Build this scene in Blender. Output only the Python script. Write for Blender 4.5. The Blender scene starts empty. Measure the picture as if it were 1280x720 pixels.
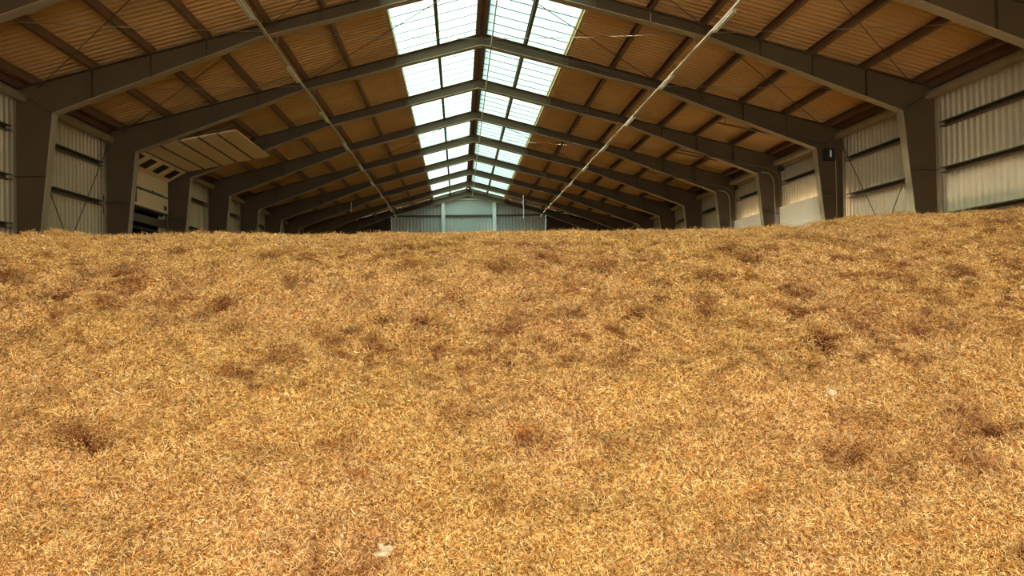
import bpy, math, random
import numpy as np
from mathutils import Vector, Matrix

# ------------------------------------------------------------ camera, sky, sun, exposure
C = bpy.context.scene.collection
scn = bpy.context.scene
CAMX, CAMZ = -0.8486, 1.6
F, YAW, PIT, ROL = 1100.0, 0.0605, 0.01662, -0.01641
def ray(u, v):
    u -= 640; v -= 360
    c, s = math.cos(ROL), -math.sin(ROL); u, v = c*u-s*v, s*u+c*v
    x, y, z = u/F, 1.0, -v/F
    c, s = math.cos(PIT), -math.sin(PIT); y, z = c*y+s*z, -s*y+c*z
    c, s = math.cos(YAW), -math.sin(YAW); x, y = c*x-s*y, s*x+c*y
    return Vector((x, y, z))
fw = ray(640, 360).normalized(); rt = (ray(740, 360)-ray(640, 360)).normalized(); up = rt.cross(fw)
cd = bpy.data.cameras.new('camera'); cam = bpy.data.objects.new('camera', cd); C.objects.link(cam)
cam.matrix_world = Matrix(((rt.x, up.x, -fw.x, CAMX), (rt.y, up.y, -fw.y, 0), (rt.z, up.z, -fw.z, CAMZ), (0, 0, 0, 1)))
cd.sensor_width = 36; cd.lens = F/1280*36; cd.clip_end = 500; cd.clip_start = 0.05
scn.camera = cam

WORLD = 7.8; SUN = 115.0; SUN_ANGLE = 12
w = bpy.data.worlds.new('sky'); scn.world = w; w.use_nodes = True
bg = w.node_tree.nodes['Background']; bg.inputs[0].default_value = (1.0, 0.965, 0.90, 1); bg.inputs[1].default_value = WORLD
sd = bpy.data.lights.new('sun', 'SUN'); sd.energy = SUN; sd.angle = math.radians(SUN_ANGLE); sd.color = (1, 0.93, 0.80)
sun = bpy.data.objects.new('sun', sd); C.objects.link(sun)
sun.rotation_euler = Vector((0.84, 0.10, -0.54)).to_track_quat('-Z', 'Y').to_euler()
# portals where daylight comes in: the open front
pd = bpy.data.lights.new('daylight_portal', 'AREA'); pd.shape = 'RECTANGLE'; pd.size = 13; pd.size_y = 5.6
pd.cycles.is_portal = True
po = bpy.data.objects.new('daylight_portal', pd); C.objects.link(po); po.location = (-0.8, -5.95, 2.8); po.rotation_euler = (math.radians(90), 0, 0)

vs = scn.view_settings
vs.view_transform = 'Standard'; vs.look = 'None'; vs.gamma = 1; vs.use_curve_mapping = False
vs.exposure = 0.42

# ------------------------------------------------------------ hall dimensions
S = 5.5; Y0 = 0.02; NF = 13                 # frames every 5.5 m
FY = [Y0+S*k for k in range(NF)]            # last at 66.02
XO = 11.55                                  # outer face of columns
SL = 0.266                                  # roof slope
ZT = 10.05                                  # top of rafter at ridge
XW = 11.72                                  # wall plane
PH = 0.22                                   # purlin height
def ztop(x): return ZT-SL*abs(x)
def zroof(x): return ztop(x)+PH
YE = 66.45
YB = Y0-S-0.4                            # front wall, behind the viewer

# ------------------------------------------------------------ materials
def mat(name, col, rough=0.6, metal=0.0, var=0.12, scale=3.0, bump=0.0, stretch=None, spec=0.3):
    m = bpy.data.materials.new(name); m.use_nodes = True
    nt = m.node_tree; n = nt.nodes; l = nt.links; p = n['Principled BSDF']
    p.inputs['Roughness'].default_value = rough; p.inputs['Metallic'].default_value = metal
    p.inputs['Specular IOR Level'].default_value = spec
    g = n.new('ShaderNodeNewGeometry'); nz = n.new('ShaderNodeTexNoise'); nz.inputs['Scale'].default_value = scale; nz.inputs['Detail'].default_value = 5
    mp = n.new('ShaderNodeMapping'); l.new(g.outputs['Position'], mp.inputs[0])
    if stretch: mp.inputs['Scale'].default_value = stretch
    l.new(mp.outputs[0], nz.inputs['Vector'])
    r = n.new('ShaderNodeValToRGB'); l.new(nz.outputs[0], r.inputs[0])
    r.color_ramp.elements[0].position = 0.3; r.color_ramp.elements[1].position = 0.7
    r.color_ramp.elements[0].color = tuple(c*(1-var) for c in col)+(1,)
    r.color_ramp.elements[1].color = tuple(min(1, c*(1+var)) for c in col)+(1,)
    l.new(r.outputs[0], p.inputs['Base Color'])
    if bump:
        b = n.new('ShaderNodeBump'); b.inputs['Strength'].default_value = bump; l.new(nz.outputs[0], b.inputs['Height']); l.new(b.outputs[0], p.inputs['Normal'])
    return m
M = {
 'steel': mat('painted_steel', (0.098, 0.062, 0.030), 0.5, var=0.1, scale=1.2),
 'flange_lit': mat('lit_flange_steel', (0.38, 0.29, 0.18), 0.45, var=0.08, scale=1.5),  # same steel paint, lightened to put the lit undersides into the colour
 'purlin': mat('purlin_steel', (0.19, 0.095, 0.048), 0.55, var=0.12, scale=1.5),
 'ridge': mat('primed_steel', (0.16, 0.08, 0.05), 0.6, var=0.15, scale=1.0),
 'edge': mat('edge_purlin', (0.50, 0.38, 0.20), 0.55, var=0.1, scale=1.0),
 'roof': mat('roof_sheet', (0.62, 0.36, 0.14), 0.6, var=0.1, scale=0.6),
 'clad': mat('wall_sheet', (0.64, 0.53, 0.36), 0.5, var=0.06, scale=0.5),
 'endclad': mat('end_wall_sheet', (0.50, 0.52, 0.50), 0.5, var=0.05, scale=0.5),
 'darkwall': mat('dark_wall_sheet', (0.06, 0.04, 0.03), 0.7),
 'girt': mat('girt_steel', (0.13, 0.09, 0.055), 0.45, metal=0.2),
 'tube': mat('eave_tube_steel', (0.30, 0.22, 0.13), 0.5),
 'white': mat('white_steel', (0.72, 0.73, 0.68), 0.5, var=0.04),
 'cream': mat('cream_door_panel', (0.82, 0.62, 0.36), 0.5, var=0.04, scale=1.0),
 'paledoor': mat('white_door_panel', (0.86, 0.75, 0.56), 0.5, var=0.03, scale=1.0),
 'seam': mat('dark_seam', (0.10, 0.08, 0.06), 0.7),
 'dark': mat('dark_plastic', (0.02, 0.02, 0.02), 0.4),
 'glass': mat('dark_glazing', (0.03, 0.012, 0.008), 0.25),
 'cable': mat('wire', (0.10, 0.07, 0.05), 0.5),
 'palecable': mat('pale_wire', (0.36, 0.27, 0.17), 0.5),
 'tray': mat('cable_tray_metal', (0.52, 0.42, 0.28), 0.45),
 'lampbody': mat('lamp_diffuser', (0.85, 0.82, 0.70), 0.4),
 'concrete': mat('concrete', (0.20, 0.19, 0.17), 0.85, scale=2, bump=0.1),
 'annex': mat('annex_steel', (0.05, 0.05, 0.06), 0.6),
 'clump': mat('pale_chaff', (0.60, 0.44, 0.27), 0.9, var=0.25, scale=60, bump=0.4),
}
def pane_mat():
    m = bpy.data.materials.new('skylight_polycarbonate'); m.use_nodes = True
    nt = m.node_tree; n = nt.nodes; l = nt.links; n.remove(n['Principled BSDF'])
    out = n['Material Output']
    tl = n.new('ShaderNodeBsdfTranslucent'); tl.inputs[0].default_value = (0.034, 0.056, 0.051, 1)
    tr = n.new('ShaderNodeBsdfTransparent'); tr.inputs[0].default_value = (0.62, 0.90, 0.87, 1)
    mx = n.new('ShaderNodeMixShader'); mx.inputs[0].default_value = 0.07
    l.new(tl.outputs[0], mx.inputs[1]); l.new(tr.outputs[0], mx.inputs[2]); l.new(mx.outputs[0], out.inputs[0])
    return m
M['pane'] = pane_mat()

def straw_mat(name, inst):
    m = bpy.data.materials.new(name); m.use_nodes = True
    nt = m.node_tree; n = nt.nodes; l = nt.links; p = n['Principled BSDF']
    p.inputs['Roughness'].default_value = 0.75; p.inputs['Specular IOR Level'].default_value = 0.15
    geo = n.new('ShaderNodeNewGeometry')
    ramp = n.new('ShaderNodeValToRGB'); e = ramp.color_ramp.elements
    e[0].position = 0.0; e[0].color = (0.16, 0.055, 0.012, 1)
    e[1].position = 1.0; e[1].color = (1.0, 0.82, 0.45, 1)
    for pos, c in ((0.22, (0.46, 0.20, 0.05)), (0.48, (0.80, 0.43, 0.13)), (0.75, (0.94, 0.62, 0.24))):
        x = e.new(pos); x.color = c+(1,)
    at = n.new('ShaderNodeAttribute'); at.attribute_name = 'rnd'
    if inst: l.new(at.outputs['Fac'], ramp.inputs[0])
    else:
        nz0 = n.new('ShaderNodeTexNoise'); nz0.inputs['Scale'].default_value = 60; nz0.inputs['Detail'].default_value = 4
        l.new(geo.outputs['Position'], nz0.inputs['Vector']); 
        mm = n.new('ShaderNodeMath'); mm.operation = 'MULTIPLY_ADD'; mm.inputs[1].default_value = 1.0; mm.inputs[2].default_value = -0.25
        l.new(nz0.outputs[0], mm.inputs[0]); l.new(mm.outputs[0], ramp.inputs[0])
    # reddish damp patches in the straw
    nz = n.new('ShaderNodeTexNoise'); nz.inputs['Scale'].default_value = 2.6; nz.inputs['Detail'].default_value = 7; nz.inputs['Roughness'].default_value = 0.68
    l.new(geo.outputs['Position'], nz.inputs['Vector'])
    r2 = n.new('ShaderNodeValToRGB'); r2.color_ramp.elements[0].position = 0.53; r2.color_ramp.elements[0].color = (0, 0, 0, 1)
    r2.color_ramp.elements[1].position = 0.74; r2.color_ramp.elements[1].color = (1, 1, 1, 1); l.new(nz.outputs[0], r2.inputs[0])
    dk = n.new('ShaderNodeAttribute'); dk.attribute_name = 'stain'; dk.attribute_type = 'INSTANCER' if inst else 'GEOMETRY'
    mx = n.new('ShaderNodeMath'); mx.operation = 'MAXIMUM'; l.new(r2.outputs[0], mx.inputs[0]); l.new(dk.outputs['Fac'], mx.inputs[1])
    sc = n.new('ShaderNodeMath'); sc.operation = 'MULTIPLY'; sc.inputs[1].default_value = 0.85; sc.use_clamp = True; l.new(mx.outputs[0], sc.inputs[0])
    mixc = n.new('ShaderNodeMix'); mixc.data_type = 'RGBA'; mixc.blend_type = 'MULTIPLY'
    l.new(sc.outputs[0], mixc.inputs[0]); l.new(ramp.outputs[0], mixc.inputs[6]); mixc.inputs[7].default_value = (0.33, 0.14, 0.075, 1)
    # small darker pockets, denser towards the crest
    def noise(sc_, loc, det=4, ro=0.6, st=(1, 1, 1)):
        mpp = n.new('ShaderNodeMapping'); mpp.inputs['Location'].default_value = loc; mpp.inputs['Scale'].default_value = st; l.new(geo.outputs['Position'], mpp.inputs[0])
        q = n.new('ShaderNodeTexNoise'); q.inputs['Scale'].default_value = sc_; q.inputs['Detail'].default_value = det; q.inputs['Roughness'].default_value = ro; l.new(mpp.outputs[0], q.inputs['Vector']); return q.outputs[0]
    def rng_(src, a, b_, lo=0.0, hi=1.0):
        q = n.new('ShaderNodeMapRange'); q.interpolation_type = 'SMOOTHSTEP'; q.inputs[1].default_value = a; q.inputs[2].default_value = b_; q.inputs[3].default_value = lo; q.inputs[4].default_value = hi; l.new(src, q.inputs[0]); return q.outputs[0]
    def mul(a, b_, op='MULTIPLY'):
        q = n.new('ShaderNodeMath'); q.operation = op; l.new(a, q.inputs[0])
        if isinstance(b_, float): q.inputs[1].default_value = b_
        else: l.new(b_, q.inputs[1])
        return q.outputs[0]
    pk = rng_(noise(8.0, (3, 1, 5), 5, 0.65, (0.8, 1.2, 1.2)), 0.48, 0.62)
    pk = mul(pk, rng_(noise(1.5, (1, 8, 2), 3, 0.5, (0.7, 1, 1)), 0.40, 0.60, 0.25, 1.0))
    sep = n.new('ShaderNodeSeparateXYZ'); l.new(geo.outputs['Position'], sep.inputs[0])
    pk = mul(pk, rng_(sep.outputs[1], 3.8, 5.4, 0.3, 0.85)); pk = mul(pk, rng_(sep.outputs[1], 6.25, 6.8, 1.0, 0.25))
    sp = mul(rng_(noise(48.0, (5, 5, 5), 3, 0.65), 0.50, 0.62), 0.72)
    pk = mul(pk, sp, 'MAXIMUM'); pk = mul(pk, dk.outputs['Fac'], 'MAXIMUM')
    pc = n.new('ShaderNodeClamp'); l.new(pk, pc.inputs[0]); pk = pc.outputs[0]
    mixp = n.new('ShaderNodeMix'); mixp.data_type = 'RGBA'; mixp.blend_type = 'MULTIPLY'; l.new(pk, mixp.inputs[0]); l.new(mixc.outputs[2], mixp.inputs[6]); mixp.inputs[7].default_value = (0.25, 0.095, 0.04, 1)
    mixc = mixp
    # broad drift between yellow and pinkish straw
    nz3 = n.new('ShaderNodeTexNoise'); nz3.inputs['Scale'].default_value = 1.1; nz3.inputs['Detail'].default_value = 4
    mp = n.new('ShaderNodeMapping'); mp.inputs['Location'].default_value = (7, 3, 1); l.new(geo.outputs['Position'], mp.inputs[0]); l.new(mp.outputs[0], nz3.inputs['Vector'])
    r3 = n.new('ShaderNodeValToRGB'); r3.color_ramp.elements[0].position = 0.35; r3.color_ramp.elements[0].color = (1.0, 0.98, 0.82, 1)
    r3.color_ramp.elements[1].position = 0.65; r3.color_ramp.elements[1].color = (1.0, 0.95, 0.92, 1); l.new(nz3.outputs[0], r3.inputs[0])
    m2 = n.new('ShaderNodeMix'); m2.data_type = 'RGBA'; m2.blend_type = 'MULTIPLY'; m2.inputs[0].default_value = 1
    l.new(mixc.outputs[2], m2.inputs[6]); l.new(r3.outputs[0], m2.inputs[7]); l.new(m2.outputs[2], p.inputs['Base Color'])
    return m
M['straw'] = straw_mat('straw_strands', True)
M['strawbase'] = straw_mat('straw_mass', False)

# ------------------------------------------------------------ mesh helpers
class MB:
    def __init__(s): s.v = []; s.f = []; s.mi = []
    def quad(s, pts, mi=0):
        b = len(s.v); s.v += [tuple(p) for p in pts]; s.f.append(tuple(range(b, b+len(pts)))); s.mi.append(mi)
    def hexa(s, p, mi=0):       # 8 points: bottom 4 ccw, top 4 ccw
        b = len(s.v); s.v += [tuple(q) for q in p]
        for f in ((3, 2, 1, 0), (4, 5, 6, 7), (0, 1, 5, 4), (1, 2, 6, 5), (2, 3, 7, 6), (3, 0, 4, 7)):
            s.f.append(tuple(b+i for i in f)); s.mi.append(mi)
    def box(s, x0, x1, y0, y1, z0, z1, mi=0):
        s.hexa([(x0, y0, z0), (x1, y0, z0), (x1, y1, z0), (x0, y1, z0), (x0, y0, z1), (x1, y0, z1), (x1, y1, z1), (x0, y1, z1)], mi)
    def prism(s, poly, y0, y1, mi=0):   # polygon in x,z extruded along y
        n = len(poly); b = len(s.v)
        s.v += [(x, y0, z) for x, z in poly]+[(x, y1, z) for x, z in poly]
        s.f.append(tuple(b+i for i in range(n))); s.f.append(tuple(b+n+i for i in reversed(range(n)))); s.mi += [mi, mi]
        for i in range(n):
            j = (i+1) % n; s.f.append((b+i, b+n+i, b+n+j, b+j)); s.mi.append(mi)
    def bar(s, a, c, w, h, mi=0, upv=(0, 0, 1)):
        a = Vector(a); c = Vector(c); d = (c-a).normalized(); u = Vector(upv)
        if abs(d.dot(u)) > 0.98: u = Vector((1, 0, 0))
        r = d.cross(u).normalized(); t = r.cross(d)
        q = []
        for p in (a, c):
            for sx, sz in ((-1, -1), (1, -1), (1, 1), (-1, 1)): q.append(p+r*sx*w/2+t*sz*h/2)
        s.hexa(q, mi)
    def tube(s, pts, r, n=8, mi=0):
        pts = [Vector(p) for p in pts]; rings = []
        for i, p in enumerate(pts):
            d = ((pts[min(i+1, len(pts)-1)]-p).normalized()+(p-pts[max(i-1, 0)]).normalized()).normalized()
            u = Vector((0, 0, 1)) if abs(d.z) < 0.95 else Vector((1, 0, 0))
            a = d.cross(u).normalized(); b = a.cross(d); base = len(s.v)
            for k in range(n):
                t = 2*math.pi*k/n; s.v.append(tuple(p+a*math.cos(t)*r+b*math.sin(t)*r))
            rings.append(base)
        for a, b in zip(rings, rings[1:]):
            for k in range(n):
                s.f.append((a+k, a+(k+1) % n, b+(k+1) % n, b+k)); s.mi.append(mi)
        s.f.append(tuple(rings[0]+k for k in reversed(range(n)))); s.f.append(tuple(rings[-1]+k for k in range(n))); s.mi += [mi, mi]
    def build(s, name, m, parent=None, origin=None):
        me = bpy.data.meshes.new(name); o0 = Vector(origin) if origin else Vector((0, 0, 0))
        me.from_pydata([tuple(Vector(v)-o0) for v in s.v] if origin else s.v, [], s.f)
        for x in (m if isinstance(m, (list, tuple)) else [m]): me.materials.append(M[x])
        me.polygons.foreach_set('material_index', s.mi); me.update()
        o = bpy.data.objects.new(name, me); C.objects.link(o); o.location = o0
        if parent: o.parent = parent
        return o
def tag(o, label, cat, group=None, kind=None):
    if label: o['label'] = label
    if cat: o['category'] = cat
    if group: o['group'] = group
    if kind: o['kind'] = kind
    return o
def struct(o): o['kind'] = 'structure'; return o
def empty(name, loc, label, cat, group=None):
    o = bpy.data.objects.new(name, None); C.objects.link(o); o.location = loc; o.empty_display_size = 0.2
    return tag(o, label, cat, group)
def settle(t):
    for ch in t.children: ch.location = -t.location
def copy_tree(o, parent=None):
    c = o.copy(); C.objects.link(c)
    if parent: c.parent = parent
    for ch in list(o.children): copy_tree(ch, c)
    return c
ORD = ['nearest', 'second', 'third', 'fourth', 'fifth', 'sixth', 'seventh', 'eighth', 'ninth', 'tenth', 'eleventh', 'twelfth', 'thirteenth']

# ------------------------------------------------------------ floor, walls, roof
b = MB(); b.box(-40, 40, -60, 80, -0.3, 0); struct(b.build('floor', 'concrete'))

def corrugated(p0, du, dv, lu, lv, nrm, period=0.25, depth=0.05, mb=None):
    """sheet starting at p0, waving along du for lu metres, ribs along dv for lv metres"""
    mb = mb or MB(); p0, du, dv, nrm = map(Vector, (p0, du, dv, nrm)); n = max(1, round(lu/period)); q = lu/n
    prof = []
    for i in range(n):
        for t, h in ((0, 0), (0.42, 0), (0.58, 1), (0.84, 1)): prof.append((i*q+t*q, h*depth))
    prof.append((lu, 0)); base = len(mb.v)
    for t, h in prof:
        a = p0+du*t+nrm*h; mb.v.append(tuple(a)); mb.v.append(tuple(a+dv*lv))
    for i in range(len(prof)-1):
        k = base+2*i; mb.f.append((k, k+2, k+3, k+1)); mb.mi.append(0)
    return mb

# roof sheets either side of the skylight
XS = 2.66
for sx in (-1, 1):
    x0, x1 = XS, 12.15; d = Vector((sx, 0, -SL)).normalized(); L = (x1-x0)*math.sqrt(1+SL*SL)
    mb = corrugated((sx*x0, YB-0.1, zroof(x0)+0.003), (0, 1, 0), d, YE-YB+0.5, L, Vector((sx*SL, 0, 1)).normalized(), 0.25, 0.07)
    o = mb.build('ceiling', 'roof'); struct(o); o['label'] = 'corrugated brown roof sheeting on the %s slope' % ('left' if sx < 0 else 'right')
# wall cladding
ZC = 7.22
def wall(side, name, holes):
    mb = MB(); x = side*XW; nrm = (-side*1.0, 0, 0)
    ys = [YB]+FY[1:-1]+[YE]
    for i in range(len(ys)-1):
        y0, y1 = ys[i], ys[i+1]; z0 = 0
        for k, zt in holes:
            if k == i: z0 = zt
        corrugated((x, y0, z0), (0, 1, 0), (0, 0, 1), y1-y0, ZC-z0, (side, 0, 0), mb=mb)
        if z0:       # jambs beside the opening
            corrugated((x, y0, 0), (0, 1, 0), (0, 0, 1), 0.35, z0, (side, 0, 0), 0.175, mb=mb)
            corrugated((x, y1-0.35, 0), (0, 1, 0), (0, 0, 1), 0.35, z0, (side, 0, 0), 0.175, mb=mb)
    o = mb.build(name, 'clad'); struct(o)
DZ = 5.05
wall(-1, 'wall_left', [(5, DZ)])
wall(1, 'wall_right', [(5, DZ), (6, DZ)])
# end wall: pale middle, dark sides
mb = MB()
def gable(xa, xb, y, m, name):
    mb = MB(); n = max(1, round(abs(xb-xa)/0.25)); q = (xb-xa)/n; P = []
    for i in range(n):
        for t, h in ((0, 0), (0.5, 0), (0.62, 1), (0.88, 1)): P.append((xa+(i+t)*q, y-h*0.035))
    P.append((xb, y))
    for i in range(len(P)-1):
        (xA, yA), (xB, yB) = P[i], P[i+1]
        mb.quad([(xA, yA, 0), (xB, yB, 0), (xB, yB, zroof(xB)), (xA, yA, zroof(xA))])
    o = mb.build(name, m); struct(o); return o
gable(-5.83, 0, YE, 'endclad', 'wall_end'); gable(0, 5.83, YE, 'endclad', 'wall_end')
gable(-12, -5.83, YE-0.01, 'darkwall', 'wall_end'); gable(5.83, 12, YE-0.01, 'darkwall', 'wall_end')
mb = MB(); mb.prism([(-1.82, 8.28), (1.82, 8.28), (1.82, 9.42), (-1.82, 9.42)], YE-0.12, YE-0.04)
o = mb.build('trim_1', 'endclad'); struct(o)

# front wall behind the viewer with the open doorway
mb = MB()
for xa, xb, z0 in ((-11.72, -8, 0), (-8, -7.3, 0), (-7.3, 0, 5.6), (0, 5.7, 5.6), (5.7, 7, 0), (7, 11.72, 0)):
    mb.quad([(xa, YB, z0), (xb, YB, z0), (xb, YB, zroof(xb)), (xa, YB, zroof(xa))])
struct(mb.build('wall_front', 'clad'))

# ------------------------------------------------------------ skylight panes
PX = [0.15, 1.37, 2.66]
wi = 0; protos = {}
for k in range(-1, NF-1):
    for sx in (-1, 1):
        for j, (xa, xb) in enumerate(((0.13, 1.37), (1.37, 2.72))):
            wi += 1
            if (sx, j) not in protos:
                d = Vector((sx, 0, -SL)).normalized(); nn = Vector((sx*SL, 0, 1)).normalized()
                L = (xb-xa)*math.sqrt(1+SL*SL)
                mb = corrugated((sx*xa, 0, zroof(xa)+0.01), (0, 1, 0), d, S, L, nn, 0.137, 0.012)
                o = mb.build('window_%d' % wi, 'pane')
                s2 = MB()
                for q in range(7):
                    y = 0.1+q*S/7
                    a = Vector((sx*xa, y, zroof(xa)+0.0)); s2.bar(a, a+d*L, 0.022, 0.02)
                so = s2.build('sheet_lap', 'cable', o)
                protos[(sx, j)] = (o, so)
            else:
                po_, ps = protos[(sx, j)]
                o = po_.copy(); C.objects.link(o); o.name = 'window_%d' % wi
                c = ps.copy(); C.objects.link(c); c.parent = o
            o.location = (0, Y0+S*k, 0); struct(o)
# short closed strips of roof where the skylight stops at either end
mb = MB()
for ya, yb in ((YB-0.1, Y0-S), (FY[-1], YE+0.4)):
    for sx in (-1, 1): mb.prism([(sx*0.1, zroof(0.1)), (sx*2.75, zroof(2.75)), (sx*2.75, zroof(2.75)+0.03), (sx*0.1, zroof(0.1)+0.03)], ya, yb)
struct(mb.build('ceiling', 'roof'))
# ridge cap over the ridge purlins
mb = MB(); mb.prism([(-0.2, zroof(0.2)+0.035), (0, zroof(0)+0.035), (0.2, zroof(0.2)+0.035), (0.2, zroof(0.2)+0.055), (0, zroof(0)+0.06), (-0.2, zroof(0.2)+0.055)], YB, YE+0.3)
struct(mb.build('trim_2', 'ridge'))

# ------------------------------------------------------------ portal frames
KX, KZ = 5.65, 8.23; EX, EZ = 10.6, 6.37; AZ = 9.67; BX = 11.25
TF = 0.018; FW = 0.15; WEB = 0.012
def frame_parts(root, y):
    for sx in (-1, 1):
        # rafter: web plate, top and bottom flanges, from ridge to the haunch
        mb = MB()
        P = [(0, AZ), (KX, KZ), (EX, EZ), (XO, EZ+0.02), (XO, ztop(XO)), (0, ZT)]
        mb.prism([(sx*x, z) for x, z in P], -WEB/2, WEB/2, 0)
        for (xa, za), (xb, zb) in (((0, ZT), (XO, ztop(XO))),):
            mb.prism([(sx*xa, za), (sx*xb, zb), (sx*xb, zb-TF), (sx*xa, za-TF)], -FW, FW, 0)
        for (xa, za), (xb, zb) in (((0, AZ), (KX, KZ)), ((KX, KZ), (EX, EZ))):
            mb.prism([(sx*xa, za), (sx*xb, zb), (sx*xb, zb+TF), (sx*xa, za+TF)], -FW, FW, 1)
        r = mb.build('rafter', ['steel', 'flange_lit'], root)
        def zb_(x): return AZ+(KZ-AZ)*x/KX if x < KX else KZ+(EZ-KZ)*(x-KX)/(EX-KX)
        for x in (2.7, 4.12, 5.6, 6.95, 8.3, 9.7):
            s_ = MB(); s_.box(sx*x-0.007, sx*x+0.007, -FW+0.015, FW-0.015, zb_(x)+TF, ztop(x)-TF)
            s_.build('web_stiffener', 'steel', r)
        s_ = MB()       # sloping end plate between rafter and column
        s_.prism([(sx*EX, EZ), (sx*(EX+0.03), EZ), (sx*XO, ztop(XO)-TF), (sx*(XO-0.03), ztop(XO)-TF)], -FW, FW)
        s_.build('haunch_plate', 'steel', r)
        # column
        mb = MB()
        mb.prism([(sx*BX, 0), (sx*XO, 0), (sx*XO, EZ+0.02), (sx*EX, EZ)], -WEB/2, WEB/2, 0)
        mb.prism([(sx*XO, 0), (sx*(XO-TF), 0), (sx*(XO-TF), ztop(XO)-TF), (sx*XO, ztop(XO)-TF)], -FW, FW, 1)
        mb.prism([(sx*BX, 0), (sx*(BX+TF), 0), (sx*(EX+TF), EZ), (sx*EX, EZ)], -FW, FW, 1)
        c = mb.build('column', ['steel', 'flange_lit'], root)
        for z in (2.4, 4.85):
            xi = BX+(EX-BX)*z/EZ+TF; s_ = MB(); s_.box(min(sx*xi, sx*(XO-TF)), max(sx*xi, sx*(XO-TF)), -FW+0.01, FW-0.01, z-0.007, z+0.007)
            s_.build('web_stiffener', 'steel', c)
        s_ = MB(); s_.box(min(sx*(BX-0.08), sx*XO), max(sx*(BX-0.08), sx*XO), -0.2, 0.2, 0.0, 0.025); s_.build('base_plate', 'steel', c)
    s_ = MB(); s_.box(-0.01, 0.01, -FW, FW, AZ, ZT-TF); s_.build('ridge_plate', 'steel', root)
fl = ['portal frame at the open front, above the viewer', 'portal frame just inside the open front', 'portal frame close overhead, out of view at the sides']
fr0 = None
for k in range(NF):
    if k < 3: lab = 'brown steel '+fl[k]
    elif k == 3: lab = 'nearest steel portal frame, seen only in the two top corners'
    elif k == NF-1: lab = 'last steel portal frame, right against the pale end wall'
    else: lab = 'brown steel portal frame, %s in line down the hall counting whole columns' % ORD[k-4]
    if fr0 is None:
        fr0 = empty('portal_frame', (0, FY[0], 0), lab, 'steel frame', 'portal frames of the hall'); frame_parts(fr0, 0)
    else:
        f_ = copy_tree(fr0); f_.location = (0, FY[k], 0); f_['label'] = lab

for k, lab in ((-1, 'brown steel portal frame against the front wall behind the viewer'),):
    f_ = copy_tree(fr0); f_.location = (0, Y0+S*k, 0); f_['label'] = lab
# ------------------------------------------------------------ purlins
def cee(mb, x, zb, h, fw, y0, y1, flip=1):
    """C section, web on the +x side"""
    t = 0.012
    mb.box(x, x+t, y0, y1, zb, zb+h); mb.box(x-fw, x, y0, y1, zb, zb+t); mb.box(x-fw, x, y0, y1, zb+h-t, zb+h)
    mb.box(x-fw, x-fw+0.006, y0, y1, zb+t, zb+0.035)
PXS = [1.37, 2.66, 4.12, 5.5, 6.95, 8.3, 9.7, 11.1]
for sx in (-1, 1):
    side = 'left' if sx < 0 else 'right'
    mb = MB(); x = sx*0.12; cee(mb, x if sx > 0 else x+0.03, ztop(0.12)+0.0, PH-0.01, 0.10, YB+0.05, YE-0.05)
    tag(mb.build('ridge_purlin', 'ridge'), 'reddish brown ridge beam running down the %s side of the roof peak' % side, 'purlin', 'ridge beams')
    for j, x in enumerate(PXS):
        mb = MB(); cee(mb, sx*x+0.04, ztop(abs(x)+0.05)+0.0, PH-0.01 if j else PH-0.02, 0.085, YB+0.05, YE-0.05)
        lab = ['dark glazing bar running along the middle of the %s skylight strip', 'yellowish purlin along the outer edge of the %s skylight strip'][j] % side if j < 2 else \
            'brown steel purlin on the %s roof slope, %s outward from the skylight edge' % (side, ['first', 'second', 'third', 'fourth', 'fifth', 'sixth'][j-2])
        tag(mb.build('roof_purlin', 'steel' if j == 0 else 'edge' if j == 1 else 'purlin'), lab, 'purlin', 'roof purlins on the %s slope' % side)
    # eave tube
    mb = MB(); mb.tube([(sx*11.38, YB+0.1, 6.78), (sx*11.38, YE-0.1, 6.78)], 0.12, 14)
    tag(mb.build('eave_tube', 'tube'), 'round tan steel tube under the eave along the %s wall' % side, 'tube', 'eave tubes')

for sx in (-1, 1):
    mb = MB(); mb.box(min(sx*11.40, sx*11.46), max(sx*11.40, sx*11.46), YB+0.05, YE-0.05, 6.985, 7.19); mb.box(min(sx*11.46, sx*11.7), max(sx*11.46, sx*11.7), YB+0.05, YE-0.05, 7.0, 7.02)  # closure strip added to cover the bright roof edge and darken the eave
    tag(mb.build('eave_closure', 'ridge'), 'dark eave closure strip added above the round tube on the %s wall' % ('left' if sx < 0 else 'right'), 'purlin', 'eave closures')
# girts
def girt_mesh():
    mb = MB(); L = S-0.32; y0 = 0.16
    mb.box(-0.085, 0.085, y0, y0+L, 0.053, 0.066); mb.box(-0.085, 0.085, y0, y0+L, -0.066, -0.053); mb.box(0.073, 0.085, y0, y0+L, -0.053, 0.053)
    mb.box(-0.085, -0.079, y0, y0+L, 0.038, 0.053)
    return mb
g0 = None
bayname = ['nearest bay', 'second bay', 'third bay', 'bay cut by the picture edge', 'first whole bay', 'second whole bay', 'third whole bay', 'fourth whole bay', 'fifth whole bay', 'sixth whole bay', 'seventh whole bay', 'last bay']
for sx in (-1, 1):
    side = 'left' if sx < 0 else 'right'
    for k in range(2, NF-1):
        for z, nm in ((3.65, 'lower'), (4.82, 'middle'), (6.0, 'upper')):
            door = (sx < 0 and k == 5) or (sx > 0 and k in (5, 6))
            if door and (z < 5.5 or sx < 0): continue
            if g0 is None: g0 = girt_mesh().build('wall_girt', 'girt'); o = g0
            else: o = g0.copy(); C.objects.link(o)
            o.location = (sx*(XW-0.095), FY[k], z); o.scale = (sx, 1, 1)
            tag(o, '%s horizontal steel girt on the %s wall in the %s' % (nm, side, bayname[k]), 'girt', 'wall girts on the %s side' % side)

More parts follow.
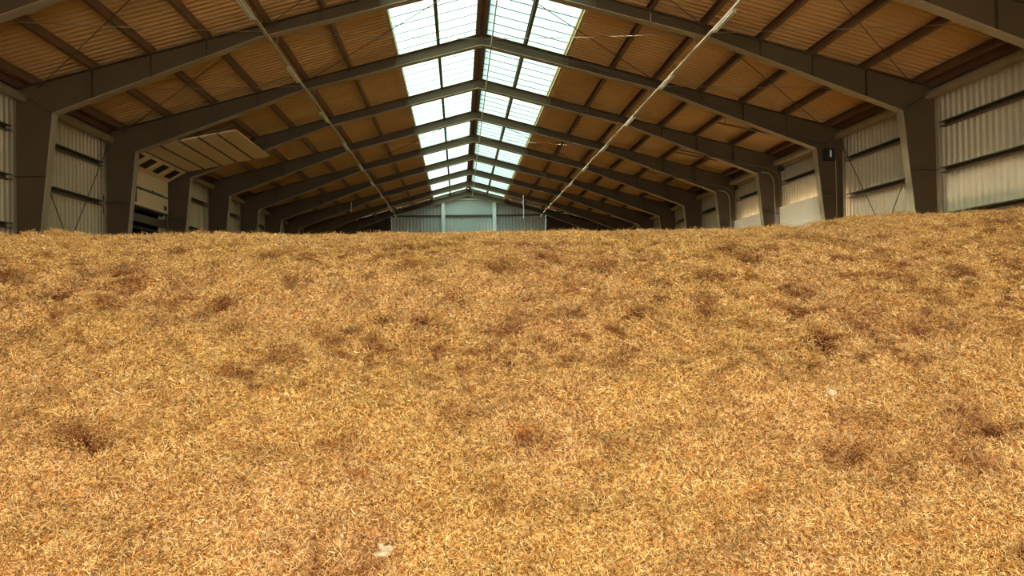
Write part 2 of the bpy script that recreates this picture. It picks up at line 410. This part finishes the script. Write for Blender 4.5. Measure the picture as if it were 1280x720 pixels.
# ------------------------------------------------------------ bracing wires
def wire(pts, r, m, label, group, name='bracing_wire'):
    mb = MB(); mb.tube(pts, r, 6); return tag(mb.build(name, m), label, 'wire', group)
def rp(x, k): return (x, FY[k], ztop(x)-0.10)
for k in (3, 4, 7):
    for sx in (-1, 1):
        side = 'left' if sx < 0 else 'right'; g = 'roof bracing wires in the %s' % bayname[k]
        for xa, xb, nm in ((0.05, 5.65, 'inner'), (5.65, 11.0, 'outer')):
            wire([rp(sx*xa, k), rp(sx*xb, k+1)], 0.012, 'cable', 'thin dark roof bracing wire, %s %s panel of %s, outward' % (nm, side, bayname[k]), g)
            a, c = Vector(rp(sx*xb, k)), Vector(rp(sx*xa, k+1)); a.z -= 0.04; c.z -= 0.04
            wire([a, (a+c)/2+Vector((0, 0, -0.03)), c], 0.010, 'palecable', 'thin pale roof bracing wire, %s %s panel of %s, inward' % (nm, side, bayname[k]), g)
for sx in (-1, 1):
    side = 'left' if sx < 0 else 'right'; x = sx*11.5
    wire([(x, FY[4]+0.05, 6.6), (x, FY[5]-0.05, 0.3)], 0.014, 'cable', 'wall bracing wire on the %s wall sloping down away from viewer' % side, 'wall bracing wires')
    wire([(x-sx*0.04, FY[5]-0.05, 6.6), (x-sx*0.04, FY[4]+0.05, 0.3)], 0.014, 'cable', 'wall bracing wire on the %s wall sloping down towards viewer' % side, 'wall bracing wires')

# ------------------------------------------------------------ lighting rails
for sx in (-1, 1):
    side = 'left' if sx < 0 else 'right'; X = sx*5.25; Z = 7.95
    t = empty('lighting_rail', (X, 0, Z), 'long pale cable rail hung under the %s side of the frames' % side, 'cable rail', 'lighting rails')
    mb = MB(); mb.box(-0.035, 0.035, 0.3, 62, -0.006, 0.006); mb.box(-0.035, -0.029, 0.3, 62, 0.006, 0.04); mb.box(0.029, 0.035, 0.3, 62, 0.006, 0.04)
    mb.build('rail', 'tray', t)
    for k in range(1, NF-1):
        mb = MB(); mb.tube([(0, FY[k], 0.0), (0, FY[k], AZ+(KZ-AZ)*5.25/KX-Z+0.02)], 0.008, 6); mb.build('hanger', 'tray', t)
    for k in range(3, NF-1):
        y = FY[k]+(2.2 if sx < 0 else 3.0)
        lt = empty('batten_light', (X-sx*0.0, y, Z-0.045), 'slim pale batten light on the %s rail in the %s' % (side, bayname[k]), 'light', 'batten lights on the %s rail' % side)
        mb = MB(); mb.box(-0.06, 0.06, -0.75, 0.75, -0.01, 0.038); mb.build('housing', 'tray', lt)
        mb = MB()
        for q in range(-1, 2, 2): mb.tube([(q*0.03, -0.72, -0.028), (q*0.03, 0.72, -0.028)], 0.018, 8)
        mb.build('lamp_tube', 'lampbody', lt)
wire([(0.28, 0.3, AZ-0.05), (0.28, YE-0.6, AZ-0.05)], 0.022, 'palecable', 'slender pale conduit running along just right of the ridge', None, 'ridge_conduit')['category'] = 'conduit'

# ------------------------------------------------------------ conduits and boxes on the right columns
def conduit(pts, label, r=0.022, m='palecable', g='conduits on the right columns'):
    mb = MB(); mb.tube(pts, r, 8); tag(mb.build('conduit', m), label, 'conduit', g)
B5, C6, D7 = FY[5], FY[6], FY[7]
def zlow(x): return KZ+(EZ-KZ)*(x-KX)/(EX-KX)
conduit([(0.4, B5-0.17, AZ+0.10), (5.6, B5-0.17, KZ+0.17), (8.4, B5-0.17, zlow(8.4)+0.25), (11.2, B5-0.17, 6.35)], 'thin dark cable pipe running down the rafter of the second whole frame on the right', 0.018, 'cable')
conduit([(11.46, B5-0.19, 6.2), (11.46, B5-0.19, 0.1)], 'vertical pipe at the outer edge of the second whole right column')
conduit([(11.28, B5-0.05, 6.0), (11.28, B5-0.05, 0.1)], 'slender cable pipe on the web of the second whole right column', 0.015)
for k, n_ in ((6, 'third'), (7, 'fourth')):
    y = FY[k]-0.17
    conduit([(10.75, y, 6.42), (11.02, y, 6.38), (11.18, y, 6.2), (11.22, y, 5.9), (11.4, y, 0.1)], 'bent cable pipe dropping down the %s whole right column' % n_)
t = empty('alarm_siren', (10.98, B5-0.2, 6.12), 'black siren box at the top of the second whole right column', 'siren')
mb = MB(); mb.box(-0.16, 0.16, -0.10, 0.05, -0.16, 0.22); mb.build('housing', 'dark', t)
mb = MB(); mb.tube([(0.02, -0.13, 0.15), (0.02, -0.13, -0.06)], 0.03, 10); mb.build('lens', 'lampbody', t)['label'] = 'pale glossy lens'
t = empty('junction_box', (11.44, B5+0.5, 6.3), 'small dark box with cables between column and right wall', 'box')
mb = MB(); mb.box(-0.06, 0.06, -0.1, 0.1, -0.12, 0.12); mb.build('housing', 'dark', t)
for q in (-0.05, 0.05):
    mb = MB(); mb.tube([(0, q, -0.12), (0, q*2, -0.5), (0, q*5, -0.9), (0.02, q*7, -0.5), (0.04, q*7, 0.3)], 0.012, 6); mb.build('cable', 'cable', t)

# ------------------------------------------------------------ sectional doors
TX = 11.42
# path of a door leaf: up the wall, round the bend, along the roof slope
def tracks(t, sx, y0, y1):
    for y in (y0-0.05, y1+0.05):
        mb = MB()
        mb.tube([(sx*TX, y, 0), (sx*TX, y, 6.1), (sx*(TX-0.12), y, 6.4), (sx*(TX-0.5), y, 6.58), (sx*(TX-0.95), y, 6.66), (sx*7.55, y, 7.28)], 0.03, 6)
        mb.build('track', 'girt', t)
        mb = MB(); mb.tube([(sx*7.8, y, 7.24), (sx*7.8, y, ztop(7.8)+0.02)], 0.015, 6); mb.build('hanger', 'girt', t)
def shaft(t, sx, y0, y1):
    mb = MB(); mb.tube([(sx*(TX+0.02), y0, 6.52), (sx*(TX+0.02), y1, 6.52)], 0.02, 8); mb.build('spring_shaft', 'girt', t)
    mb = MB(); mb.tube([(sx*(TX+0.02), y0+0.3, 6.52), (sx*(TX+0.02), y0+1.7, 6.52)], 0.055, 10); mb.build('spring', 'seam', t)
    for y in (y0+0.08, y1-0.08):
        mb = MB(); mb.tube([(sx*(TX+0.02), y-0.05, 6.52), (sx*(TX+0.02), y+0.05, 6.52)], 0.11, 14); mb.build('cable_drum', 'dark', t)
    mb = MB(); mb.box(min(sx*(TX-0.28), sx*(TX-0.03)), max(sx*(TX-0.28), sx*(TX-0.03)), y0+0.2, y0+0.5, 6.1, 6.48); mb.build('drive_motor', 'dark', t)
def slab(mb, sx, a, c, y0, y1, th=0.045, mi=0):
    a = Vector((sx*a[0], 0, a[1])); c = Vector((sx*c[0], 0, c[1])); d = (c-a).normalized(); n = Vector((-d.z, 0, d.x))*sx*-1
    a = a+d*0.004; c = c-d*0.004
    q = []
    for y in (y0, y1):
        q += [(a.x, y, a.z), (c.x, y, c.z), (c.x-n.x*th, y, c.z-n.z*th), (a.x-n.x*th, y, a.z-n.z*th)]
    mb.hexa(q, mi)
# open door on the left
y0, y1 = FY[5]+0.35, FY[6]-0.30
t = empty('sectional_door', (-TX, (y0+y1)/2, 0), 'cream sectional door rolled open under the roof of the left side, with a row of windows', 'door')
path = [(TX, 5.0), (TX, 5.6), (TX, 6.2), (TX-0.75, 6.62), (TX-1.35, 6.72), (9.45, 6.84), (8.87, 6.95), (8.29, 7.06), (7.71, 7.16)]
for i in range(len(path)-1):
    a, c = path[i], path[i+1]; mb = MB()
    if i == 2:      # window section: frame around four panes
        A = Vector((a[0], a[1])); D = Vector((c[0], c[1])); L = 4; ww = (y1-y0)/L
        f1 = A+(D-A)*0.22; f2 = A+(D-A)*0.78
        slab(mb, -1, tuple(A), tuple(f1), y0, y1); slab(mb, -1, tuple(f2), tuple(D), y0, y1)
        for q in range(L+1):
            yy = y0+q*ww; slab(mb, -1, tuple(f1), tuple(f2), max(y0, yy-0.22), min(y1, yy+0.22))
        p = mb.build('door_section', 'cream', t)
        for q in range(L):
            g = MB(); slab(g, -1, tuple(f1), tuple(f2), y0+q*ww+0.22, y0+(q+1)*ww-0.22, 0.02); g.build('pane', 'glass', p)
    else:
        slab(mb, -1, a, c, y0, y1); p = mb.build('door_section', 'cream', t)
        g = MB(); d = (Vector(c)-Vector(a)).normalized()
        e_ = 0.03
        g.bar((-(a[0])+0.01, y0, a[1]-0.01), (-(a[0])+0.01, y1, a[1]-0.01), 0.05, 0.13, upv=(0.2, 0, 1) if i > 2 else (1, 0, 0)); g.build('seam', 'seam', p)
mb = MB()
for (ya, za, yb, zb) in ((y0+1.6, 5.12, y0+1.6, 6.05), (y0+0.1, 5.62, y0+4.2, 5.62), (y0+0.1, 5.12, y0+1.6, 5.12), (y0+1.0, 5.9, y0+1.7, 5.9), (y0+3.2, 5.56, y0+3.2, 5.68)):
    mb.bar((-TX+0.012, ya, za), (-TX+0.012, yb, zb), *((0.14, 0.035) if ya != yb else (0.035, 0.14)), upv=(0, 0, 1) if ya != yb else (1, 0, 0))
mb.build('wicket_outline', 'seam', t)
mb = MB(); mb.box(-TX, -TX+0.06, y1-0.45, y1-0.2, 5.13, 5.28); mb.build('handle', 'dark', t)
tracks(t, -1, y0, y1); shaft(t, -1, y0, y1); settle(t)
# closed doors on the right
for k, lab in ((5, 'closed white sectional door in the second whole bay of the right wall'), (6, 'closed white sectional door in the third whole bay of the right wall, farther away')):
    y0, y1 = FY[k]+0.3, FY[k+1]-0.3
    t = empty('sectional_door', (TX, (y0+y1)/2, 0), lab, 'door', 'closed doors on the right wall')
    zs = [0.0+0.63*i for i in range(9)]
    for i in range(8):
        mb = MB(); slab(mb, 1, (TX, zs[i]+0.02), (TX, zs[i+1]+0.02), y0, y1); mb.build('door_section', 'paledoor', t)
    mb = MB()
    for q in range(6): mb.box(TX-0.004, TX, y0+1.2+q*0.42, y0+1.45+q*0.42, 4.62+0.0*q, 4.64)
    mb.build('surface_mark', 'girt', t)
    tracks(t, 1, y0, y1); shaft(t, 1, y0, y1); settle(t)
# lintel beams and dark annex beyond the open door on the left
y0, y1 = FY[5], FY[6]
mb = MB(); mb.box(-XW+0.0, -XW+0.2, y0+0.17, y1-0.17, 4.55, 4.75); mb.box(-XW+0.2, -XW+0.22, y0+0.17, y1-0.17, 4.52, 4.78)
struct(mb.build('trim_3', 'girt'))
mb = MB(); mb.box(-XW-0.0, -XW+0.12, y0+0.17, y1-0.17, DZ-0.09, DZ+0.05); struct(mb.build('trim_4', 'steel'))
mb = MB(); mb.box(-15.2, -15.1, y0-2, y1+2, 0, 6); mb.box(-15.2, -XW-0.06, y0-2.1, y0-2, 0, 6); mb.box(-15.2, -XW-0.06, y1+2, y1+2.1, 0, 6); mb.box(-15.3, -XW-0.06, y0-2.2, y1+2.2, 6, 6.1)
struct(mb.build('wall_annex', 'annex'))
t = empty('dark_gate', (-XW-0.1, (y0+y1)/2, 0), 'dark steel gate frame standing in the opening under the rolled up left door', 'gate')
mb = MB()
for yy in (y0+0.4, y0+2.4, y0+3.9, y1-0.4): mb.box(-0.05, 0.05, yy-(y0+y1)/2-0.05, yy-(y0+y1)/2+0.05, 0, 4.45)
mb.build('post', 'annex', t)
mb = MB()
for z in (1.2, 2.6, 4.35): mb.box(-0.04, 0.04, -2.3, 2.3, z, z+0.09)
mb.build('rail', 'annex', t)

# ------------------------------------------------------------ end wall posts, girt, hanging pipes
for sx in (-1, 1):
    mb = MB(); X = sx*1.92; zt = ztop(1.92)-0.36; y = YE-0.3
    mb.box(X-0.13, X+0.13, y-0.15, y-0.13, 0, zt); mb.box(X-0.13, X+0.13, y+0.13, y+0.15, 0, zt); mb.box(X-0.006, X+0.006, y-0.13, y+0.13, 0, zt)
    tag(mb.build('gable_post', 'white'), 'white steel post in front of the far end wall, %s of the two' % ('left' if sx < 0 else 'right'), 'post', 'end wall posts')
    mb = MB(); mb.box(min(sx*2.07, sx*5.8), max(sx*2.07, sx*5.8), YE-0.16, YE-0.05, 8.16, 8.27)
    tag(mb.build('gable_girt', 'cable'), 'dark girt across the %s part of the far end wall' % ('left' if sx < 0 else 'right'), 'girt', 'end wall girts')
mb = MB(); mb.box(-1.78, 1.78, YE-0.18, YE-0.05, 8.14, 8.26)
tag(mb.build('gable_girt', 'cable'), 'dark girt across the middle of the far end wall between the posts', 'girt', 'end wall girts')
mb = MB(); mb.box(-2.2, 2.2, YE-0.25, YE-0.13, 9.38, 9.5)
tag(mb.build('gable_tie', 'white'), 'white tie bar across the peak of the far end wall', 'beam')
mb = MB(); mb.tube([(3.7, 60.4, 7.4), (3.7, 60.4, 9.0)], 0.035, 8)
tag(mb.build('hanging_pipe', 'white'), 'short pale pipe hanging from the roof before the right end wall', 'pipe')
mb = MB(); mb.tube([(-7.42, FY[10], 7.4), (-7.42, FY[10], 8.0)], 0.035, 8)
tag(mb.build('hanging_pipe', 'white'), 'short pale pipe hanging from the dark left roof near the far end', 'pipe')

# ------------------------------------------------------------ the straw heap
rng = np.random.default_rng(7)
def vnoise(x, y, seed):
    g = np.random.default_rng(seed).random((256, 256)); xi = np.floor(x).astype(int); yi = np.floor(y).astype(int); fx = x-xi; fy = y-yi
    fx = fx*fx*(3-2*fx); fy = fy*fy*(3-2*fy); a = lambda i, j: g[(xi+i) % 256, (yi+j) % 256]
    return (a(0, 0)*(1-fx)+a(1, 0)*fx)*(1-fy)+(a(0, 1)*(1-fx)+a(1, 1)*fx)*fy-0.5
def sstep(a, b_, x): t = np.clip((x-a)/(b_-a), 0, 1); return t*t*(3-2*t)
CREST = 2.16
def profile(X, Y):
    T = 2.72-0.03*X; slope = 0.577
    lin = (Y-T)*slope
    crest = CREST+0.11*sstep(1.95, 2.75, X)+0.08*sstep(2.7, 4.5, X)+0.035*(1-sstep(-4, -1.0, X))
    k = 0.16                                   # soft minimum rounds the crest
    h = -k*np.log(np.exp(-lin/k)+np.exp(-crest/k))
    return h
def macro(X, Y):
    n = 0.05*vnoise(X*1.3+3, Y*1.3, 1)+0.075*vnoise(X*2.9, Y*3.4+9, 2)+0.05*vnoise(X*6.5, Y*7, 3)
    n += 0.034*vnoise(X*13, Y*14, 4)+0.022*vnoise(X*27, Y*27, 5)
    return n
# hollows seen in the photograph (u, v, width px, height px, strength) found on the slope
spots = [(110, 560, 50, 13, 1.0), (1055, 566, 32, 8, 1.2), (660, 556, 30, 9, .7), (1235, 540, 34, 12, 1.1), (1275, 532, 14, 8, .8), (1160, 550, 12, 6, .8), (415, 422, 20, 9, .9),
         (534, 311, 34, 8, .6), (617, 308, 12, 5, .7), (659, 310, 16, 7, .9), (621, 336, 24, 8, 1.0), (635, 327, 12, 5, .9), (688, 325, 18, 7, .8), (513, 338, 20, 6, .8), (552, 333, 14, 5, .7),
         (756, 336, 20, 9, .9), (818, 330, 12, 4, .9), (534, 355, 16, 7, .6), (562, 377, 18, 9, .9), (531, 405, 20, 12, .9), (457, 377, 12, 8, .7), (479, 396, 10, 5, .9), (484, 407, 10, 6, .8),
         (615, 413, 22, 8, 1.0), (662, 376, 16, 5, .9), (690, 377, 14, 5, .9), (656, 396, 22, 5, .7), (674, 424, 16, 6, .9), (709, 396, 18, 7, .7), (740, 388, 20, 5, .7), (796, 396, 20, 8, 1.1),
         (781, 374, 16, 8, .7), (827, 371, 14, 7, .8), (834, 352, 12, 6, .8), (721, 442, 18, 6, .8), (765, 452, 24, 6, .7), (638, 461, 14, 8, .8), (610, 464, 12, 7, .6),
         (222, 316, 18, 6, .9), (334, 324, 14, 7, .9), (362, 319, 16, 8, .6), (156, 341, 24, 10, .8), (72, 368, 26, 9, 1.1), (12, 350, 24, 9, .9), (6, 393, 12, 6, .8), (109, 346, 16, 5, .7),
         (216, 354, 12, 4, .8), (259, 352, 12, 7, .7), (230, 374, 14, 6, .7), (275, 379, 20, 9, 1.1), (137, 382, 12, 8, .8), (191, 407, 12, 10, .7), (219, 397, 12, 5, .7), (291, 413, 18, 7, .7),
         (34, 419, 24, 7, .7), (337, 447, 30, 12, .6), (69, 457, 16, 7, .6), (375, 352, 14, 6, .7),
         (911, 313, 26, 10, .7), (939, 329, 22, 10, 1.0), (889, 351, 24, 10, .8), (1011, 299, 20, 6, .9), (1055, 305, 22, 4, .7), (1096, 297, 22, 6, .8), (1155, 304, 12, 6, .9), (1252, 279, 34, 8, 1.0),
         (1242, 310, 16, 4, .9), (1264, 307, 12, 5, .9), (1267, 332, 14, 6, .9), (1174, 333, 14, 5, .9), (1099, 327, 20, 4, .7), (1208, 349, 22, 9, .8), (1130, 349, 24, 6, .7), (989, 363, 12, 8, .7),
         (1005, 360, 14, 5, .8), (1049, 379, 18, 6, .7), (1174, 379, 30, 7, .7), (1080, 396, 18, 6, .8), (1146, 410, 40, 9, .7), (1027, 429, 14, 11, 1.2), (1030, 443, 9, 6, 1.0), (988, 438, 8, 4, .9),
         (886, 391, 18, 9, .7), (935, 405, 12, 6, .7), (1061, 410, 18, 6, .6), (1152, 449, 18, 6, .7), (240, 640, 14, 5, .5), (490, 605, 14, 5, .5), (950, 620, 16, 5, .5), (1130, 630, 14, 5, .5)]
def hit(u, v):
    r = ray(u, v); t = 2.5
    while t < 12:
        x, y, z = CAMX+r.x*t, r.y*t, CAMZ+r.z*t
        if z < float(profile(np.array([x]), np.array([y]))[0]): break
        t += 0.01
    return x, y, z
def axis(segs):
    out = []
    for a, c, st in segs: out += list(np.arange(a, c-1e-6, st))
    return np.array(out+[segs[-1][1]])
ax = axis([(-11.53, -6.4, 0.3), (-6.4, -4.8, 0.08), (-4.8, 4.8, 0.028), (4.8, 6.4, 0.08), (6.4, 11.53, 0.3)])
ay = axis([(2.2, 2.9, 0.1), (2.9, 7.6, 0.026), (7.6, 10, 0.1), (10, YE-0.45, 0.5)])
X, Y = np.meshgrid(ax, ay)
damp = sstep(9.5, 6.9, Y)*0.75+0.25
damp = damp*(1-0.88*sstep(5.6, 6.5, Y)*sstep(7.4, 6.9, Y))
Z = profile(X, Y)+macro(X, Y)*damp-0.35*sstep(7.6, 14, Y)
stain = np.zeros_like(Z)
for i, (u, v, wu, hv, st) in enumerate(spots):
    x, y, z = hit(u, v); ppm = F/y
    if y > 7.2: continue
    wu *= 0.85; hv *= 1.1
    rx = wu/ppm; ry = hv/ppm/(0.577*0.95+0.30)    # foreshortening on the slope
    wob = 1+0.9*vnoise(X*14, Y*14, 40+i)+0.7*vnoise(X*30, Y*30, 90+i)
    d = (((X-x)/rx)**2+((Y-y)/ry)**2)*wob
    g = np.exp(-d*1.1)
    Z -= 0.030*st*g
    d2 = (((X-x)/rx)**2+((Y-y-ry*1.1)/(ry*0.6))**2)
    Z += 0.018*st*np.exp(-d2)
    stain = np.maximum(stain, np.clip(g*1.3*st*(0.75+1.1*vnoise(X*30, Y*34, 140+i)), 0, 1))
Z = np.maximum(Z, 0.004)
nx, ny = len(ax), len(ay)
verts = np.stack([X, Y, Z], -1).reshape(-1, 3)
idx = np.arange(nx*ny).reshape(ny, nx)
quads = np.stack([idx[:-1, :-1], idx[:-1, 1:], idx[1:, 1:], idx[1:, :-1]], -1).reshape(-1, 4)
me = bpy.data.meshes.new('straw_heap'); me.vertices.add(len(verts)); me.vertices.foreach_set('co', verts.astype(np.float32).ravel())
me.loops.add(quads.size); me.loops.foreach_set('vertex_index', quads.astype(np.int32).ravel())
me.polygons.add(len(quads)); me.polygons.foreach_set('loop_start', np.arange(0, quads.size, 4, dtype=np.int32))
me.polygons.foreach_set('use_smooth', np.ones(len(quads), bool)); me.update(calc_edges=True)
cone = (np.abs(X+0.2) < Y*0.62+2.8)
dens = np.where(cone & (Y < 7.0), 820.0, np.where(cone & (Y < 8.5), 260.0, 12.0)); dens[Y > 12] = 0; dens[Z < 0.03] = 60
for nm, arr in (('dens', dens), ('stain', stain)):
    a = me.attributes.new(nm, 'FLOAT', 'POINT'); a.data.foreach_set('value', arr.astype(np.float32).ravel())
me.materials.append(M['strawbase'])
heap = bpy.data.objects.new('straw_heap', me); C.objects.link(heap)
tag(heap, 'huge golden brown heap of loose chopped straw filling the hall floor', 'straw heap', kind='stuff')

def tuft(seed, n, R, lmin, lmax, wmin, wmax, tilt):
    rg = np.random.default_rng(seed); V = []; Fc = []; RN = []
    for i in range(n):
        a = rg.random()*2*math.pi; r = R*math.sqrt(rg.random()); c = Vector((r*math.cos(a), r*math.sin(a), rg.random()*0.014))
        th = rg.random()*2*math.pi; el = rg.normal()*tilt
        d = Vector((math.cos(th)*math.cos(el), math.sin(th)*math.cos(el), math.sin(el)))
        L = lmin+(lmax-lmin)*rg.random()**2; wd = wmin+(wmax-wmin)*rg.random()
        s = d.cross(Vector((0, 0, 1))).normalized(); nn = s.cross(d); ro = rg.normal()*0.6
        side = (s*math.cos(ro)+nn*math.sin(ro)); bend = (s*rg.normal()+nn*rg.normal())*L*0.10
        b0 = len(V); c.z += abs(math.sin(el))*L*0.35
        for t in (-0.5, 0.0, 0.5):
            p = c+d*L*t+bend*(1-4*t*t); ww = wd*(0.7 if t else 1.0)/2
            V.append(tuple(p-side*ww)); V.append(tuple(p+side*ww))
        Fc += [(b0, b0+1, b0+3, b0+2), (b0+2, b0+3, b0+5, b0+4)]
        RN += [min(1, max(0, rg.normal()*0.31+0.53))]*6
    m = bpy.data.meshes.new('straw_tuft'); m.from_pydata(V, [], Fc)
    at = m.attributes.new('rnd', 'FLOAT', 'POINT'); at.data.foreach_set('value', RN); m.materials.append(M['straw'])
    return bpy.data.objects.new('straw_tuft', m)
tufts = [tuft(i, 72, 0.052, 0.012, 0.040, 0.0016, 0.0034, 0.30) for i in range(4)]+[tuft(11, 34, 0.055, 0.02, 0.065, 0.0016, 0.003, 0.45)]
ng = bpy.data.node_groups.new('straw_scatter', 'GeometryNodeTree')
ng.interface.new_socket('Geometry', in_out='INPUT', socket_type='NodeSocketGeometry'); ng.interface.new_socket('Geometry', in_out='OUTPUT', socket_type='NodeSocketGeometry')
N = ng.nodes; Lk = ng.links
gi = N.new('NodeGroupInput'); go = N.new('NodeGroupOutput'); dp = N.new('GeometryNodeDistributePointsOnFaces'); na = N.new('GeometryNodeInputNamedAttribute'); na.data_type = 'FLOAT'; na.inputs[0].default_value = 'dens'
ip = N.new('GeometryNodeInstanceOnPoints'); ip.inputs['Pick Instance'].default_value = True
gti = N.new('GeometryNodeJoinGeometry'); jg = N.new('GeometryNodeJoinGeometry')
for t_ in tufts:
    oi = N.new('GeometryNodeObjectInfo'); oi.inputs['Object'].default_value = t_; oi.inputs['As Instance'].default_value = True; Lk.new(oi.outputs['Geometry'], gti.inputs[0])
rr = N.new('FunctionNodeRotateRotation'); rr.rotation_space = 'LOCAL'
rv = N.new('FunctionNodeRandomValue'); rv.data_type = 'FLOAT_VECTOR'; rv.inputs[0].default_value = (-0.25, -0.25, 0); rv.inputs[1].default_value = (0.25, 0.25, 6.283)
rs = N.new('FunctionNodeRandomValue'); rs.data_type = 'FLOAT'; rs.inputs[2].default_value = 0.8; rs.inputs[3].default_value = 1.25
Lk.new(gi.outputs[0], dp.inputs['Mesh']); Lk.new(na.outputs[0], dp.inputs['Density']); Lk.new(dp.outputs['Points'], ip.inputs['Points']); Lk.new(gti.outputs[0], ip.inputs['Instance'])
Lk.new(dp.outputs['Rotation'], rr.inputs[0]); Lk.new(rv.outputs[0], rr.inputs[1]); Lk.new(rr.outputs[0], ip.inputs['Rotation']); Lk.new(rs.outputs[1], ip.inputs['Scale'])
Lk.new(ip.outputs[0], jg.inputs[0]); Lk.new(gi.outputs[0], jg.inputs[0]); Lk.new(jg.outputs[0], go.inputs[0])
md = heap.modifiers.new('straw', 'NODES'); md.node_group = ng

# pale clumps lying on the heap
for (u, v, sz, lab) in ((481, 687, 0.042, 'small pale lump of chaff at the bottom of the straw heap, left of centre'), (1041, 505, 0.027, 'tiny pale lump of chaff on the right side of the heap face')):
    x, y, z = hit(u, v); z += float((macro(np.array([x]), np.array([y])))[0])
    V = []; Fc = []; n1, n2 = 14, 20
    for i in range(n1+1):
        th = math.pi*i/n1
        for j in range(n2):
            ph = 2*math.pi*j/n2
            r = sz*(1+0.3*math.sin(3*ph+i*0.4)*math.sin(th)+0.22*math.sin(5*th+ph*2)+rng.normal()*0.05)
            V.append((r*math.sin(th)*math.cos(ph)*1.2, r*math.sin(th)*math.sin(ph), r*math.cos(th)*0.75))
    for i in range(n1):
        for j in range(n2): Fc.append((i*n2+j, (i+1)*n2+j, (i+1)*n2+(j+1) % n2, i*n2+(j+1) % n2))
    m = bpy.data.meshes.new('pale_lump'); m.from_pydata(V, [], Fc); m.materials.append(M['clump'])
    for p in m.polygons: p.use_smooth = True
    o = bpy.data.objects.new('pale_lump', m); C.objects.link(o); o.location = (x, y, z+0.008); o.rotation_euler = (0.3, 0.2, 0.5); tag(o, lab, 'lump')
